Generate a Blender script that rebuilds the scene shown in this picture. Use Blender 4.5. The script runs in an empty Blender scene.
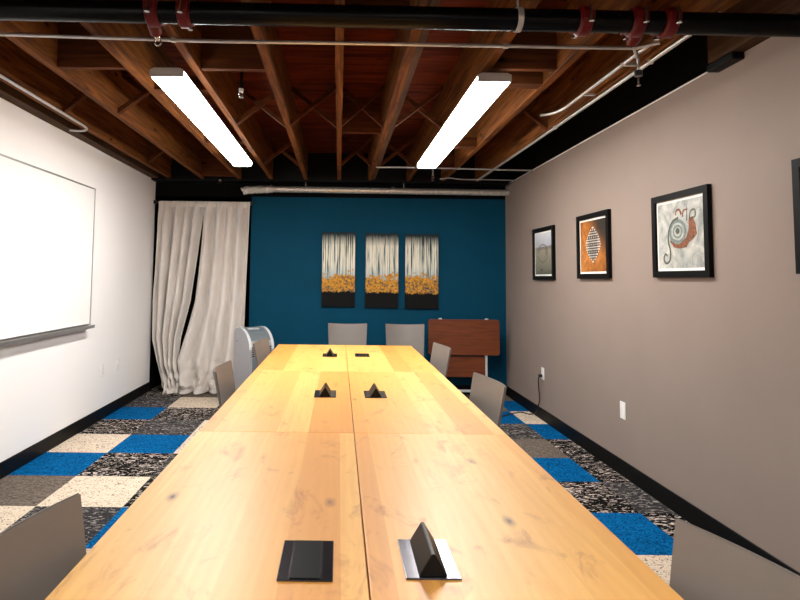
import bpy, bmesh, math, random
from mathutils import Vector, Matrix, noise
PI = math.pi
S = bpy.context.scene
COL = S.collection
random.seed(7)

# ------------------------------------------------------------------ camera
cam_d = bpy.data.cameras.new('camera')
cam = bpy.data.objects.new('camera', cam_d); COL.objects.link(cam)
cam_d.sensor_fit = 'HORIZONTAL'; cam_d.sensor_width = 36.0
cam_d.lens = 578.6 / 800 * 36
cam_d.shift_x = (400 - 339.36) / 800
cam_d.shift_y = -(300 - 239.9) / 800
cam_d.clip_start = 0.02
pitch, roll = 0.0666, 0.0115
cam.matrix_world = (Matrix.Translation((0, 0, 1.33)) @ Matrix.Rotation(PI / 2 + pitch, 4, 'X')
                    @ Matrix.Rotation(roll, 4, 'Z'))
S.camera = cam

# ------------------------------------------------------------------ world, exposure
w = bpy.data.worlds.new('world'); S.world = w; w.use_nodes = True
w.node_tree.nodes['Background'].inputs[0].default_value = (0.02, 0.02, 0.025, 1)
w.node_tree.nodes['Background'].inputs[1].default_value = 0.3
S.view_settings.view_transform = 'Standard'
S.view_settings.look = 'None'
S.view_settings.gamma = 1.0
S.view_settings.use_curve_mapping = False
S.view_settings.exposure = 0.0
LAMP = 58.0          # radiance of the fluorescent diffusers

# ------------------------------------------------------------------ materials
def srgb(r, g, b):
    f = lambda c: (c / 255 / 12.92) if c / 255 <= .04045 else ((c / 255 + .055) / 1.055) ** 2.4
    return (f(r), f(g), f(b), 1)

class NT:
    def __init__(s, name):
        s.m = bpy.data.materials.new(name); s.m.use_nodes = True
        s.t = s.m.node_tree; s.b = s.t.nodes['Principled BSDF']
    def n(s, typ, **kw):
        nd = s.t.nodes.new(typ)
        for k, v in kw.items(): setattr(nd, k, v)
        return nd
    def put(s, sock, v):
        if isinstance(v, bpy.types.NodeSocket): s.t.links.new(v, sock)
        elif v is not None: sock.default_value = v
    def math(s, op, a, b=None, c=None):
        nd = s.n('ShaderNodeMath', operation=op)
        for i, v in enumerate((a, b, c)): s.put(nd.inputs[i], v)
        return nd.outputs[0]
    def ramp(s, fac, stops, interp='LINEAR'):
        nd = s.n('ShaderNodeValToRGB'); r = nd.color_ramp; r.interpolation = interp
        while len(r.elements) < len(stops): r.elements.new(0.5)
        for e, (p, c) in zip(r.elements, stops): e.position = p; e.color = c
        s.put(nd.inputs[0], fac); return nd.outputs[0]
    def mix(s, fac, a, b, blend='MIX'):
        nd = s.n('ShaderNodeMix', data_type='RGBA', blend_type=blend)
        s.put(nd.inputs[0], fac); s.put(nd.inputs[6], a); s.put(nd.inputs[7], b)
        return nd.outputs[2]
    def noise(s, vec, scale, detail=3, rough=.5, dist=0):
        nd = s.n('ShaderNodeTexNoise')
        s.put(nd.inputs['Vector'], vec); nd.inputs['Scale'].default_value = scale
        nd.inputs['Detail'].default_value = detail; nd.inputs['Roughness'].default_value = rough
        nd.inputs['Distortion'].default_value = dist
        return nd.outputs[0]
    def coord(s, scale=(1, 1, 1), loc=(0, 0, 0), kind='Object'):
        tc = s.n('ShaderNodeTexCoord'); mp = s.n('ShaderNodeMapping')
        s.t.links.new(tc.outputs[kind], mp.inputs[0])
        mp.inputs['Scale'].default_value = scale; mp.inputs['Location'].default_value = loc
        return mp.outputs[0]
    def sep(s, v):
        nd = s.n('ShaderNodeSeparateXYZ'); s.put(nd.inputs[0], v); return nd.outputs
    def bump(s, h, strength=.2, dist=.01):
        nd = s.n('ShaderNodeBump'); nd.inputs['Strength'].default_value = strength
        nd.inputs['Distance'].default_value = dist; s.put(nd.inputs['Height'], h)
        s.t.links.new(nd.outputs[0], s.b.inputs['Normal'])
    def set(s, **kw):
        for k, v in kw.items(): s.put(s.b.inputs[k.replace('_', ' ')], v)
        return s

def plain(name, c, rough=.6, metal=0, vary=.08, scale=20, bump=0, spec=.5):
    n = NT(name); v = n.coord()
    f = n.noise(v, scale, 4)
    d = tuple(x * (1 - vary) for x in c[:3]) + (1,); l = tuple(min(1, x * (1 + vary)) for x in c[:3]) + (1,)
    n.set(Base_Color=n.ramp(f, [(.3, d), (.7, l)]), Roughness=rough, Metallic=metal)
    n.put(n.b.inputs['Specular IOR Level'], spec)
    if bump: n.bump(n.noise(v, scale * 8, 2), bump, .004)
    return n.m

M = {}
M['white_wall'] = plain('white_paint', (.91, .885, .875, 1), .6, vary=.005, scale=3, bump=.08)
M['taupe_wall'] = plain('taupe_paint', srgb(142, 127, 118), .6, spec=.3, vary=.03, scale=3, bump=.08)
M['blue_wall'] = plain('teal_blue_paint', (.0, .050, .098, 1), .7, spec=.12, vary=.05, scale=3, bump=.08)
M['dark_wall'] = plain('near_black_wall', (.004, .0035, .0035, 1), .9, spec=.08)  # near black colour shared by the recess and the upper walls
M['black_base'] = plain('black_vinyl', (.003, .003, .003, 1), .5, spec=.15)
M['black_paint'] = plain('black_enamel', (.003, .003, .003, 1), .22, spec=.12)
M['red_paint'] = plain('red_coupling_paint', (.11, .004, .004, 1), .4, spec=.3)
M['steel'] = plain('galvanised_steel', (.66, .65, .61, 1), .35, .6, vary=.2, scale=30)
M['conduit'] = plain('conduit_steel', (.60, .59, .57, 1), .4, .7, vary=.1)
M['flex'] = plain('crinkled_foil', (.85, .84, .80, 1), .45, .25, vary=.15, scale=60)
M['housing'] = plain('fixture_housing', (.55, .52, .50, 1), .45, .2, vary=.03)
M['chair'] = plain('grey_plastic', srgb(116, 109, 103), .45, vary=.03, scale=6, bump=.15)
M['chrome'] = plain('chrome', (.7, .7, .7, 1), .18, 1, vary=.05)
M['black_metal'] = plain('black_metal', (.02, .02, .02, 1), .4, .3)
M['silver_plastic'] = plain('silver_plastic', srgb(168, 168, 172), .35, .25, vary=.03)
M['grey_panel'] = plain('grey_plastic_panel', srgb(112, 120, 124), .3, .2, vary=.04)
M['bright_trim'] = plain('bright_silver_trim', srgb(225, 228, 230), .22, .3, vary=.02)
M['dark_plastic'] = plain('dark_plastic', (.012, .012, .013, 1), .35)
M['white_plastic'] = plain('white_plastic', (.82, .81, .78, 1), .35, vary=.02)
M['white_metal'] = plain('white_metal', (.66, .68, .70, 1), .35, .2, vary=.02)
M['board_white'] = plain('whiteboard_enamel', (.88, .88, .87, 1), .16, vary=.005)
M['alu'] = plain('brushed_aluminium', (.42, .41, .40, 1), .35, .8, vary=.08)
M['frame_black'] = plain('black_frame_wood', (.004, .0035, .0035, 1), .5, spec=.1)
M['mat_white'] = plain('white_mat_board', (.85, .84, .80, 1), .7, vary=.01)
M['module'] = plain('black_anodised', (.085, .08, .095, 1), .2, .9, vary=.05)
M['module_lid'] = plain('black_module_lid', (.005, .0045, .0045, 1), .38, 0, vary=.1, spec=.12)
M['rod'] = plain('dark_rod', (.03, .025, .022, 1), .4, .5)

def lamp_mat(name='lit_diffuser', k=1.0):
    n = NT(name)
    n.set(Base_Color=(.9, .9, .88, 1), Roughness=.5)
    n.put(n.b.inputs['Emission Color'], (1.0, .965, .92, 1)); n.put(n.b.inputs['Emission Strength'], LAMP * k)
    return n.m
M['lamp'] = lamp_mat()
M['side_glow'] = lamp_mat('added_side_glow', .38)  # weaker glow added on the lamp sides to brighten nearby joists

def rough_wood(name, dark, light, axis='Y', rough=.75):
    n = NT(name)
    sc = {'Y': (14, .9, 14), 'X': (.9, 14, 14)}[axis]
    oi = n.n('ShaderNodeObjectInfo')
    v = n.coord(sc); va = n.n('ShaderNodeVectorMath', operation='ADD')
    n.put(va.inputs[0], v)
    cb = n.n('ShaderNodeCombineXYZ'); r9 = n.math('MULTIPLY', oi.outputs['Random'], 31)
    for i in range(3): n.put(cb.inputs[i], r9)
    n.put(va.inputs[1], cb.outputs[0]); v2 = va.outputs[0]
    g = n.noise(v2, 1.6, 6, .65, 1.2)
    col = n.ramp(g, [(.28, dark), (.72, light)])
    sc2 = {'Y': (5, 1.6, 5), 'X': (1.6, 5, 5)}[axis]
    k = n.n('ShaderNodeTexVoronoi'); n.put(k.inputs['Vector'], n.coord(sc2)); k.inputs['Scale'].default_value = 1.5
    kf = n.ramp(k.outputs['Distance'], [(.05, (1, 1, 1, 1)), (.12, (0, 0, 0, 1))])
    col = n.mix(kf, col, tuple(x * .3 for x in dark[:3]) + (1,))
    n.set(Base_Color=col, Roughness=rough); n.put(n.b.inputs['Specular IOR Level'], .12); n.bump(g, .3, .004)
    return n.m
M['joist'] = rough_wood('rough_sawn_joist', (.017, .0045, .001, 1), (.23, .078, .015, 1))
M['joist_x'] = rough_wood('rough_sawn_blocking', (.03, .008, .002, 1), (.11, .032, .007, 1), 'X')
M['ledger'] = rough_wood('dark_ledger_wood', (.035, .018, .010, 1), (.10, .055, .03, 1))
def deck_mat():
    n = NT('red_brown_deck_boards')
    v = n.coord((1.2, 12, 12)); g = n.noise(v, 1.5, 5, .6, .8)
    col = n.ramp(g, [(.3, (.025, .0025, .0005, 1)), (.75, (.13, .021, .004, 1))])
    xyz = n.sep(n.coord())
    fy = n.math('FRACT', n.math('DIVIDE', n.math('ADD', xyz[1], 10), .19))
    seam = n.math('LESS_THAN', fy, .035)
    wn = n.n('ShaderNodeTexWhiteNoise', noise_dimensions='1D')
    n.put(wn.inputs['W'], n.math('FLOOR', n.math('DIVIDE', n.math('ADD', xyz[1], 10), .19)))
    col = n.mix(.35, col, n.ramp(wn.outputs[0], [(0, (.3, .3, .3, 1)), (1, (1, 1, 1, 1))]), 'MULTIPLY')
    k = n.n('ShaderNodeTexVoronoi'); n.put(k.inputs['Vector'], n.coord((3, 6, 1))); k.inputs['Scale'].default_value = 1.2
    kf = n.ramp(k.outputs['Distance'], [(.06, (1, 1, 1, 1)), (.14, (0, 0, 0, 1))])
    col = n.mix(kf, col, (.02, .005, .002, 1))
    col = n.mix(seam, col, (.01, .003, .002, 1))
    n.set(Base_Color=col, Roughness=.85); n.put(n.b.inputs['Specular IOR Level'], .08)
    return n.m
M['deck'] = deck_mat()

def table_mat():
    n = NT('maple_tabletop')
    geo = n.n('ShaderNodeNewGeometry')
    tc = n.n('ShaderNodeTexCoord'); oi = n.n('ShaderNodeObjectInfo')
    xyz = n.sep(tc.outputs['Object'])
    off = n.math('MULTIPLY', oi.outputs['Random'], 17.3)
    stv = n.math('DIVIDE', n.math('ADD', xyz[0], 5.0), .122)
    idx = n.math('ADD', n.math('FLOOR', stv), off)
    wn = n.n('ShaderNodeTexWhiteNoise', noise_dimensions='1D'); n.put(wn.inputs['W'], idx)
    # grain coordinates: stretched along the boards, shifted stave by stave
    cb = n.n('ShaderNodeCombineXYZ')
    n.put(cb.inputs[0], n.math('MULTIPLY', xyz[0], 9.0))
    n.put(cb.inputs[1], n.math('ADD', n.math('MULTIPLY', xyz[1], .85), n.math('MULTIPLY', wn.outputs[0], 9)))
    n.put(cb.inputs[2], off)
    g = n.noise(cb.outputs[0], 2.2, 5, .6, 1.4)
    wv = n.n('ShaderNodeTexWave', wave_type='BANDS', bands_direction='X'); n.put(wv.inputs['Vector'], cb.outputs[0])
    wv.inputs['Scale'].default_value = 1.3; wv.inputs['Distortion'].default_value = 7; wv.inputs['Detail'].default_value = 3
    wv.inputs['Detail Scale'].default_value = .8
    base = n.ramp(wn.outputs[0], [(0, srgb(216, 148, 66)), (.4, srgb(230, 168, 82)), (1, srgb(242, 190, 106))])
    c2 = n.mix(n.math('MULTIPLY', n.ramp(g, [(.35, (0, 0, 0, 1)), (.8, (1, 1, 1, 1))]), .4), base, srgb(208, 136, 50))
    c3 = n.mix(n.math('MULTIPLY', wv.outputs[0], .10), c2, srgb(196, 124, 50))
    # soft brown blotches and small knots
    cb2 = n.n('ShaderNodeCombineXYZ')
    n.put(cb2.inputs[0], n.math('MULTIPLY', xyz[0], 6.0)); n.put(cb2.inputs[1], n.math('MULTIPLY', xyz[1], 2.6)); n.put(cb2.inputs[2], off)
    bl = n.noise(cb2.outputs[0], 1.9, 5, .65, .7)
    c4 = n.mix(n.math('MULTIPLY', n.ramp(bl, [(.56, (0, 0, 0, 1)), (.74, (1, 1, 1, 1))]), .7), c3, srgb(158, 86, 26))
    kn = n.n('ShaderNodeTexVoronoi'); n.put(kn.inputs['Vector'], cb2.outputs[0]); kn.inputs['Scale'].default_value = 1.25
    kd = n.math('ADD', kn.outputs['Distance'], n.math('MULTIPLY', n.noise(cb2.outputs[0], 14, 2), .05))
    kf = n.ramp(kd, [(.05, (1, 1, 1, 1)), (.09, (.45, .45, .45, 1)), (.17, (0, 0, 0, 1))])
    sel = n.n('ShaderNodeSeparateColor'); n.put(sel.inputs[0], kn.outputs['Color'])
    kf = n.math('MULTIPLY', kf, n.math('GREATER_THAN', sel.outputs[0], .35))
    c5 = n.mix(kf, c4, srgb(64, 24, 6))
    n.set(Base_Color=c5, Roughness=.5)
    n.put(n.b.inputs['Coat Weight'], .35); n.put(n.b.inputs['Coat Roughness'], .34)
    n.bump(g, .05, .002)
    return n.m
M['table'] = table_mat()

def cherry():
    n = NT('cherry_laminate'); v = n.coord((1.2, 10, 14)); g = n.noise(v, 2.5, 5, .6, .6)
    n.set(Base_Color=n.ramp(g, [(.3, srgb(88, 38, 10)), (.7, srgb(118, 58, 21))]), Roughness=.4)
    return n.m
M['cherry'] = cherry()

def carpet(name, a, b, lo, hi, stretch=(1, 1), base_scale=42):
    n = NT(name)
    v = n.coord((stretch[0], stretch[1], 1)); g = n.noise(v, base_scale, 3, .6, 2.2)
    col = n.ramp(g, [(lo, a), (hi, b)])
    f = n.noise(n.coord(), 420, 2)
    col = n.mix(.35, col, n.ramp(f, [(.3, (.45, .45, .45, 1)), (.7, (1, 1, 1, 1))]), 'MULTIPLY')
    n.set(Base_Color=col, Roughness=.95); n.put(n.b.inputs['Specular IOR Level'], .05)
    n.bump(f, .5, .004)
    return n.m
CARP = [
    carpet('carpet_blue', srgb(0, 56, 104), srgb(4, 112, 174), .4, .62),
    carpet('carpet_cream', srgb(104, 94, 84), srgb(226, 208, 186), .37, .46),
    carpet('carpet_black_white', srgb(8, 7, 7), srgb(224, 208, 198), .555, .60, (.42, 1.1), 34),
    carpet('carpet_charcoal', srgb(52, 50, 52), srgb(176, 168, 162), .55, .63, (.45, 1.1), 34),
    carpet('carpet_taupe', srgb(64, 56, 50), srgb(134, 122, 112), .35, .62, (.6, 1.6), 38)]

def curtain_mat():
    n = NT('linen_curtain'); g = n.noise(n.coord(), 160, 2); h = n.noise(n.coord((3, 3, 1)), 3, 3)
    c = n.ramp(h, [(.3, srgb(208, 200, 192)), (.7, srgb(226, 219, 212))])
    n.set(Base_Color=c, Roughness=.95); n.bump(g, .25, .002)
    n.put(n.b.inputs['Sheen Weight'], .2)
    return n.m
M['curtain'] = curtain_mat()

def canvas_mat(seed):
    n = NT('streaked_forest_canvas')
    xyz = n.sep(n.coord(kind='Object'))
    cb = n.n('ShaderNodeCombineXYZ'); n.put(cb.inputs[0], xyz[0]); n.put(cb.inputs[1], seed * 3.7)
    s1 = n.n('ShaderNodeTexNoise'); n.put(s1.inputs['Vector'], cb.outputs[0]); s1.inputs['Scale'].default_value = 75; s1.inputs['Detail'].default_value = 3
    cbz = n.n('ShaderNodeCombineXYZ'); n.put(cbz.inputs[0], n.math('MULTIPLY', xyz[0], 26)); n.put(cbz.inputs[2], n.math('MULTIPLY', xyz[2], 2.2)); n.put(cbz.inputs[1], seed * 5.1)
    s2 = n.noise(cbz.outputs[0], 1.4, 3)
    st = n.ramp(n.math('ADD', n.math('MULTIPLY', s1.outputs[0], .6), n.math('MULTIPLY', s2, .4)),
                [(.40, srgb(20, 24, 24)), (.44, srgb(110, 132, 130)), (.48, srgb(214, 212, 196)), (.58, srgb(240, 234, 216)), (.66, srgb(150, 178, 182))])
    z = n.math('ADD', xyz[2], n.math('MULTIPLY', n.math('SUBTRACT', s2, .5), .08))
    topf = n.ramp(n.math('DIVIDE', z, .88), [(.82, (0, 0, 0, 1)), (.97, (1, 1, 1, 1))])
    c = n.mix(topf, st, srgb(36, 50, 54))
    haze = n.ramp(n.math('DIVIDE', z, .88), [(.40, (1, 1, 1, 1)), (.56, (0, 0, 0, 1))])
    c = n.mix(n.math('MULTIPLY', haze, .55), c, srgb(120, 156, 172))
    # ochre leaves
    lf = n.noise(n.coord(loc=(seed, 0, 0)), 38, 4, .75)
    edge = n.noise(n.coord(loc=(seed * 2, 0, 0)), 11, 4, .7)
    ze = n.math('ADD', n.math('DIVIDE', xyz[2], .88), n.math('MULTIPLY', n.math('SUBTRACT', edge, .5), .42))
    inleaf = n.math('MULTIPLY', n.math('LESS_THAN', ze, .44), n.math('GREATER_THAN', lf, .45))
    lc = n.ramp(lf, [(.44, srgb(120, 74, 18)), (.50, srgb(196, 136, 40)), (.72, srgb(220, 168, 80))])
    back = n.math('LESS_THAN', ze, .39)
    c = n.mix(n.math('MULTIPLY', back, .8), c, srgb(40, 36, 30))
    c = n.mix(inleaf, c, lc)
    e2 = n.noise(n.coord(loc=(seed * 4, 0, 0)), 40, 4, .7)
    zb = n.math('ADD', n.math('DIVIDE', xyz[2], .88), n.math('MULTIPLY', n.math('SUBTRACT', e2, .5), .12))
    c = n.mix(n.math('LESS_THAN', zb, .205), c, srgb(12, 13, 14))
    n.set(Base_Color=c, Roughness=.7); n.put(n.b.inputs['Specular IOR Level'], .15)
    return n.m
M['canvas_side'] = plain('black_canvas_edge', (.006, .006, .007, 1), .8, spec=.15)

def art_mat(kind):
    n = NT('print_' + kind)
    g = n.noise(n.coord(), 9, 5, .65, 1.5)
    xyz = n.sep(n.coord())
    if kind == 'shore':
        c = n.ramp(n.math('ADD', xyz[2], n.math('MULTIPLY', g, .05)),
                   [(.06, srgb(78, 80, 70)), (.18, srgb(120, 118, 104)), (.30, srgb(150, 142, 124)), (.335, srgb(110, 106, 100)), (.35, srgb(178, 178, 186)), (.46, srgb(200, 204, 212))])
    elif kind == 'rust':
        c = n.ramp(g, [(.3, srgb(72, 38, 16)), (.45, srgb(150, 90, 34)), (.7, srgb(196, 128, 62))])
        d = n.ramp(n.math('ADD', n.math('SUBTRACT', xyz[2], n.math('MULTIPLY', xyz[1], 1)), n.math('MULTIPLY', g, .35)), [(.50, (0, 0, 0, 1)), (.66, (1, 1, 1, 1))])
        c = n.mix(d, c, srgb(52, 44, 38))
    else:
        c = n.ramp(g, [(.3, srgb(116, 122, 120)), (.5, srgb(172, 174, 168)), (.7, srgb(206, 204, 196))])
    n.set(Base_Color=c, Roughness=.35)
    return n.m

# ------------------------------------------------------------------ mesh helpers
def link(name, bm, mats, parent=None, smooth=False, loc=None):
    me = bpy.data.meshes.new(name)
    bmesh.ops.recalc_face_normals(bm, faces=bm.faces[:])
    if smooth:
        for f in bm.faces: f.smooth = True
    bm.to_mesh(me); bm.free()
    for m in (mats if isinstance(mats, (list, tuple)) else [mats]): me.materials.append(m)
    o = bpy.data.objects.new(name, me); COL.objects.link(o)
    if smooth:
        try: me.set_sharp_from_angle(angle=math.radians(38))
        except Exception: pass
    if parent: o.parent = parent
    if loc: o.location = loc
    return o
def tag(o, label, cat, group=None, kind=None):
    o['label'] = label; o['category'] = cat
    if group: o['group'] = group
    if kind: o['kind'] = kind
    return o
def struct(name, bm, m, smooth=False):
    o = link(name, bm, m, smooth=smooth); o['kind'] = 'structure'; return o
def thing(name, label, cat, loc=(0, 0, 0), rz=0, group=None):
    o = bpy.data.objects.new(name, None); COL.objects.link(o)
    o.location = loc; o.rotation_euler = (0, 0, rz); o.empty_display_size = .1
    return tag(o, label, cat, group)
def dup(root, loc=None, rz=None, label=None):
    def cp(o, par):
        c = o.copy(); COL.objects.link(c)
        if par: c.parent = par
        for ch in kids.get(o, []): cp(ch, c)
        return c
    kids = {}
    for o in list(COL.objects):
        if o.parent: kids.setdefault(o.parent, []).append(o)
    r = cp(root, None)
    if loc is not None: r.location = loc
    if rz is not None: r.rotation_euler = (0, 0, rz)
    if label: r['label'] = label
    return r

def box(bm, x0, x1, y0, y1, z0, z1, bev=0, mat=0, rot=None):
    r = bmesh.ops.create_cube(bm, size=1)
    for v in r['verts']:
        v.co = Vector(((x0 + x1) / 2 + v.co.x * (x1 - x0), (y0 + y1) / 2 + v.co.y * (y1 - y0), (z0 + z1) / 2 + v.co.z * (z1 - z0)))
    if rot: bmesh.ops.transform(bm, matrix=rot, verts=r['verts'])
    fs = {f for v in r['verts'] for f in v.link_faces}
    for f in fs: f.material_index = mat
    if bev:
        es = list({e for v in r['verts'] for e in v.link_edges})
        bmesh.ops.bevel(bm, geom=es, offset=bev, segments=2, profile=.5, affect='EDGES', material=mat)
def B(*a, **k):
    bm = bmesh.new(); box(bm, *a, **k); return bm
def tube(bm, pts, r, seg=12, cap=True, mat=0, rfun=None):
    pts = [Vector(p) for p in pts]; rings = []
    up = None
    for i, p in enumerate(pts):
        if i == 0: d = pts[1] - p
        elif i == len(pts) - 1: d = p - pts[i - 1]
        else: d = (pts[i + 1] - p).normalized() + (p - pts[i - 1]).normalized()
        d.normalize()
        if up is None:
            up = Vector((0, 0, 1)) if abs(d.z) < .9 else Vector((1, 0, 0))
        a = d.cross(up)
        if a.length < 1e-4: a = d.cross(Vector((0, 1, 0)))
        a.normalize(); b = d.cross(a).normalized(); up = -b if False else up
        rr = rfun(i) if rfun else r
        rings.append([bm.verts.new(p + (a * math.cos(t) + b * math.sin(t)) * rr) for t in (2 * PI * k / seg for k in range(seg))])
    for A, C in zip(rings, rings[1:]):
        for k in range(seg):
            f = bm.faces.new((A[k], A[(k + 1) % seg], C[(k + 1) % seg], C[k])); f.material_index = mat
    if cap:
        for R in (rings[0][::-1], rings[-1]):
            f = bm.faces.new(R); f.material_index = mat
def T(*a, **k):
    bm = bmesh.new(); tube(bm, *a, **k); return bm
def prism(bm, poly, axis, a0, a1, mat=0):
    """poly: 2D points; axis 'X': (y,z), 'Y': (x,z), 'Z': (x,y)."""
    def P(u, v, a):
        return {'X': (a, u, v), 'Y': (u, a, v), 'Z': (u, v, a)}[axis]
    A = [bm.verts.new(P(u, v, a0)) for u, v in poly]; C = [bm.verts.new(P(u, v, a1)) for u, v in poly]
    n = len(poly); fs = [bm.faces.new(A[::-1]), bm.faces.new(C)]
    for i in range(n): fs.append(bm.faces.new((A[i], A[(i + 1) % n], C[(i + 1) % n], C[i])))
    for f in fs: f.material_index = mat
def smooth_path(pts, n=8):
    pts = [Vector(p) for p in pts]; out = []
    P = [pts[0] * 2 - pts[1]] + pts + [pts[-1] * 2 - pts[-2]]
    for i in range(1, len(P) - 2):
        for k in range(n):
            t = k / n; a, b, c, d = P[i - 1:i + 3]
            out.append(.5 * ((2 * b) + (c - a) * t + (2 * a - 5 * b + 4 * c - d) * t * t + (3 * b - a - 3 * c + d) * t ** 3))
    out.append(pts[-1]); return out
def lerp_tab(tab, x):
    if x <= tab[0][0]: return tab[0][1]
    for (a, u), (b, v) in zip(tab, tab[1:]):
        if x <= b: return u + (v - u) * (x - a) / (b - a)
    return tab[-1][1]

# ------------------------------------------------------------------ the room
XL, XR, YB, YF = -2.197, 1.970, 6.84, -4.0
ZD = 2.79          # underside of the deck
ZJ = 2.47          # underside of the joists
TX, TY = .498, .513
# carpet: one floor, tile by tile
def floor():
    bm = bmesh.new()
    fixed = {}
    L = 'BCKGT'
    rows = {  # row -> {column: kind}
        -1: {-1: 'K', 0: 'T', 6: 'G', 7: 'T'},
        0: {-1: 'G', 0: 'C', 1: 'K', 6: 'T', 7: 'B'}, 1: {-1: 'B', 0: 'K', 1: 'G', 6: 'B', 7: 'C'},
        2: {-1: 'K', 0: 'G', 1: 'C', 6: 'G', 7: 'B'}, 3: {-1: 'C', 0: 'B', 1: 'C', 6: 'T', 7: 'K'},
        4: {-1: 'B', 0: 'K', 1: 'G', 6: 'B', 7: 'K'}, 5: {-1: 'T', 0: 'C', 1: 'K', 6: 'K', 7: 'G'},
        6: {-1: 'C', 0: 'G', 1: 'B', 6: 'B', 7: 'K'}, 7: {-1: 'G', 0: 'K', 1: 'C', 6: 'C', 7: 'G'}}
    rnd = random.Random(3)
    for r in range(-3, 22):
        y1 = 6.51 - TY * r; y0 = y1 - TY
        for c in range(-1, 8):
            x0 = -1.732 + TX * c; x1 = x0 + TX
            k = rows.get(r, {}).get(c) or rnd.choice(L)
            a0, a1, b0, b1 = max(x0, XL), min(x1, XR), max(y0, YF), min(y1, YB + .75)
            if a1 <= a0 or b1 <= b0: continue
            f = bm.faces.new([bm.verts.new(p) for p in ((a0, b0, 0), (a1, b0, 0), (a1, b1, 0), (a0, b1, 0))])
            f.material_index = L.index(k)
    bmesh.ops.remove_doubles(bm, verts=bm.verts[:], dist=1e-5)
    o = struct('floor', bm, CARP)
    return o
floor()
struct('wall_left', B(XL - .12, XL, YF, YB + .0, 0, ZD), M['white_wall'])
struct('wall_right', B(XR, XR + .12, YF, YB + .12, 0, 2.458), M['taupe_wall'])
struct('wall_right_upper', B(XR + .03, XR + .12, YF, YB + .12, 2.458, ZD), M['dark_wall'])
struct('wall_back', B(-1.05, XR, YB, YB + .12, 0, 2.29), M['blue_wall'])
struct('wall_back_upper', B(XL - .12, XR, YB, YB + .12, 2.29, ZD), M['dark_wall'])
struct('wall_front', B(XL - .12, XR + .12, YF - .12, YF, 0, ZD), M['white_wall'])
# recess behind the curtain, its darkness put into the wall colour
struct('wall_recess_back', B(XL - .12, -.93, YB + .72, YB + .80, 0, 2.4), M['dark_wall'])
struct('wall_recess_left', B(XL - .12, XL, YB, YB + .72, 0, 2.4), M['dark_wall'])
struct('wall_recess_right', B(-1.05, -.93, YB + .12, YB + .72, 0, 2.4), M['dark_wall'])
struct('ceiling_recess', B(XL - .12, -.93, YB + .12, YB + .8, 2.4, 2.45), M['dark_wall'])
struct('ceiling', B(XL - .12, XR + .12, YF - .12, YB + .12, ZD, ZD + .05), M['deck'])
bb = .107
struct('baseboard_left', B(XL, XL + .012, YF, YB, 0, bb, bev=.003), M['black_base'])
struct('baseboard_right', B(XR - .012, XR, YF, YB, 0, bb, bev=.003), M['black_base'])
struct('baseboard_back', B(-1.05, XR - .012, YB - .012, YB, 0, bb, bev=.003), M['black_base'])
struct('trim_1', B(XR - .006, XR + .03, 2.95, YB, 2.455, 2.462), M['white_plastic'])      # drywall edge bead

# ------------------------------------------------------------------ ceiling timber
def slab_y(x0, x1, y0, y1, z0, z1, seg=26, wob=.004, seed=0):
    """long timber with slightly uneven edges"""
    bm = bmesh.new(); rings = []
    for i in range(seg + 1):
        y = y0 + (y1 - y0) * i / seg
        q = lambda k: wob * noise.noise(Vector((y * 1.7, seed * 3.1, k * 7.3)))
        rings.append([bm.verts.new((x0 + q(1), y, z0 + q(2))), bm.verts.new((x1 + q(3), y, z0 + q(2))),
                      bm.verts.new((x1 + q(3), y, z1)), bm.verts.new((x0 + q(1), y, z1))])
    for A, C in zip(rings, rings[1:]):
        for k in range(4): bm.faces.new((A[k], A[(k + 1) % 4], C[(k + 1) % 4], C[k]))
    bm.faces.new(rings[0][::-1]); bm.faces.new(rings[-1])
    return bm
YJ = 6.66
JX = [-1.985, -1.595, -1.166, -.800, -.398, -.010, .346, .790, 1.195, 1.588]
ordn = ['first', 'second', 'third', 'fourth', 'fifth', 'sixth', 'seventh', 'eighth', 'ninth', 'tenth']
notes = ['beside the hooked conduit', 'left of the joist with the long lamp',
         'along the left edge of the left lamp', 'between the left lamp and the hanging sprinkler', 'just right of the hanging sprinkler',
         'running straight away over the table seam', 'doubled with a darker board', 'along the left edge of the right lamp',
         'right of the right lamp', 'nearest the taupe wall with conduit under it']
for i, x in enumerate(JX):
    hw = .021
    o = link('ceiling_joist', slab_y(x - hw, x + hw, YF, YJ, ZJ, ZD, seed=i), M['joist'])
    tag(o, 'ceiling joist, %s from left, %s' % (ordn[i], notes[i]), 'joist', 'exposed ceiling joists')
o = link('sister_joist', slab_y(.346 + .0225, .346 + .062, YF, YJ, ZJ + .012, ZD, seed=40), M['ledger'])
tag(o, 'darker board doubled against the right side of the seventh ceiling joist', 'joist')
o = link('wall_ledger', slab_y(XL, XL + .09, YF, YJ, ZJ + .0, ZD, seed=50), M['ledger'])
tag(o, 'dull brown timber plate along the top of the white wall', 'beam')
o = link('end_beam', B(XL, XR, YJ + .004, YB - .002, 2.45, ZD - .001, bev=.004), M['black_base'])
tag(o, 'black beam across the far end of the joists above the blue wall', 'beam')
o = link('wall_beam_stub', slab_y(XR - .07, XR + .028, 2.10, 2.93, 2.462, ZD, seg=6, seed=51), M['ledger'])
tag(o, 'short brown timber stub at the top of the taupe wall', 'beam')
o = link('black_bracket', B(XR - .060, XR + .028, 2.76, 2.96, 2.425, 2.4615, bev=.006), M['black_base'])
tag(o, 'black bracket box below the short timber stub above the taupe wall', 'bracket')

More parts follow.
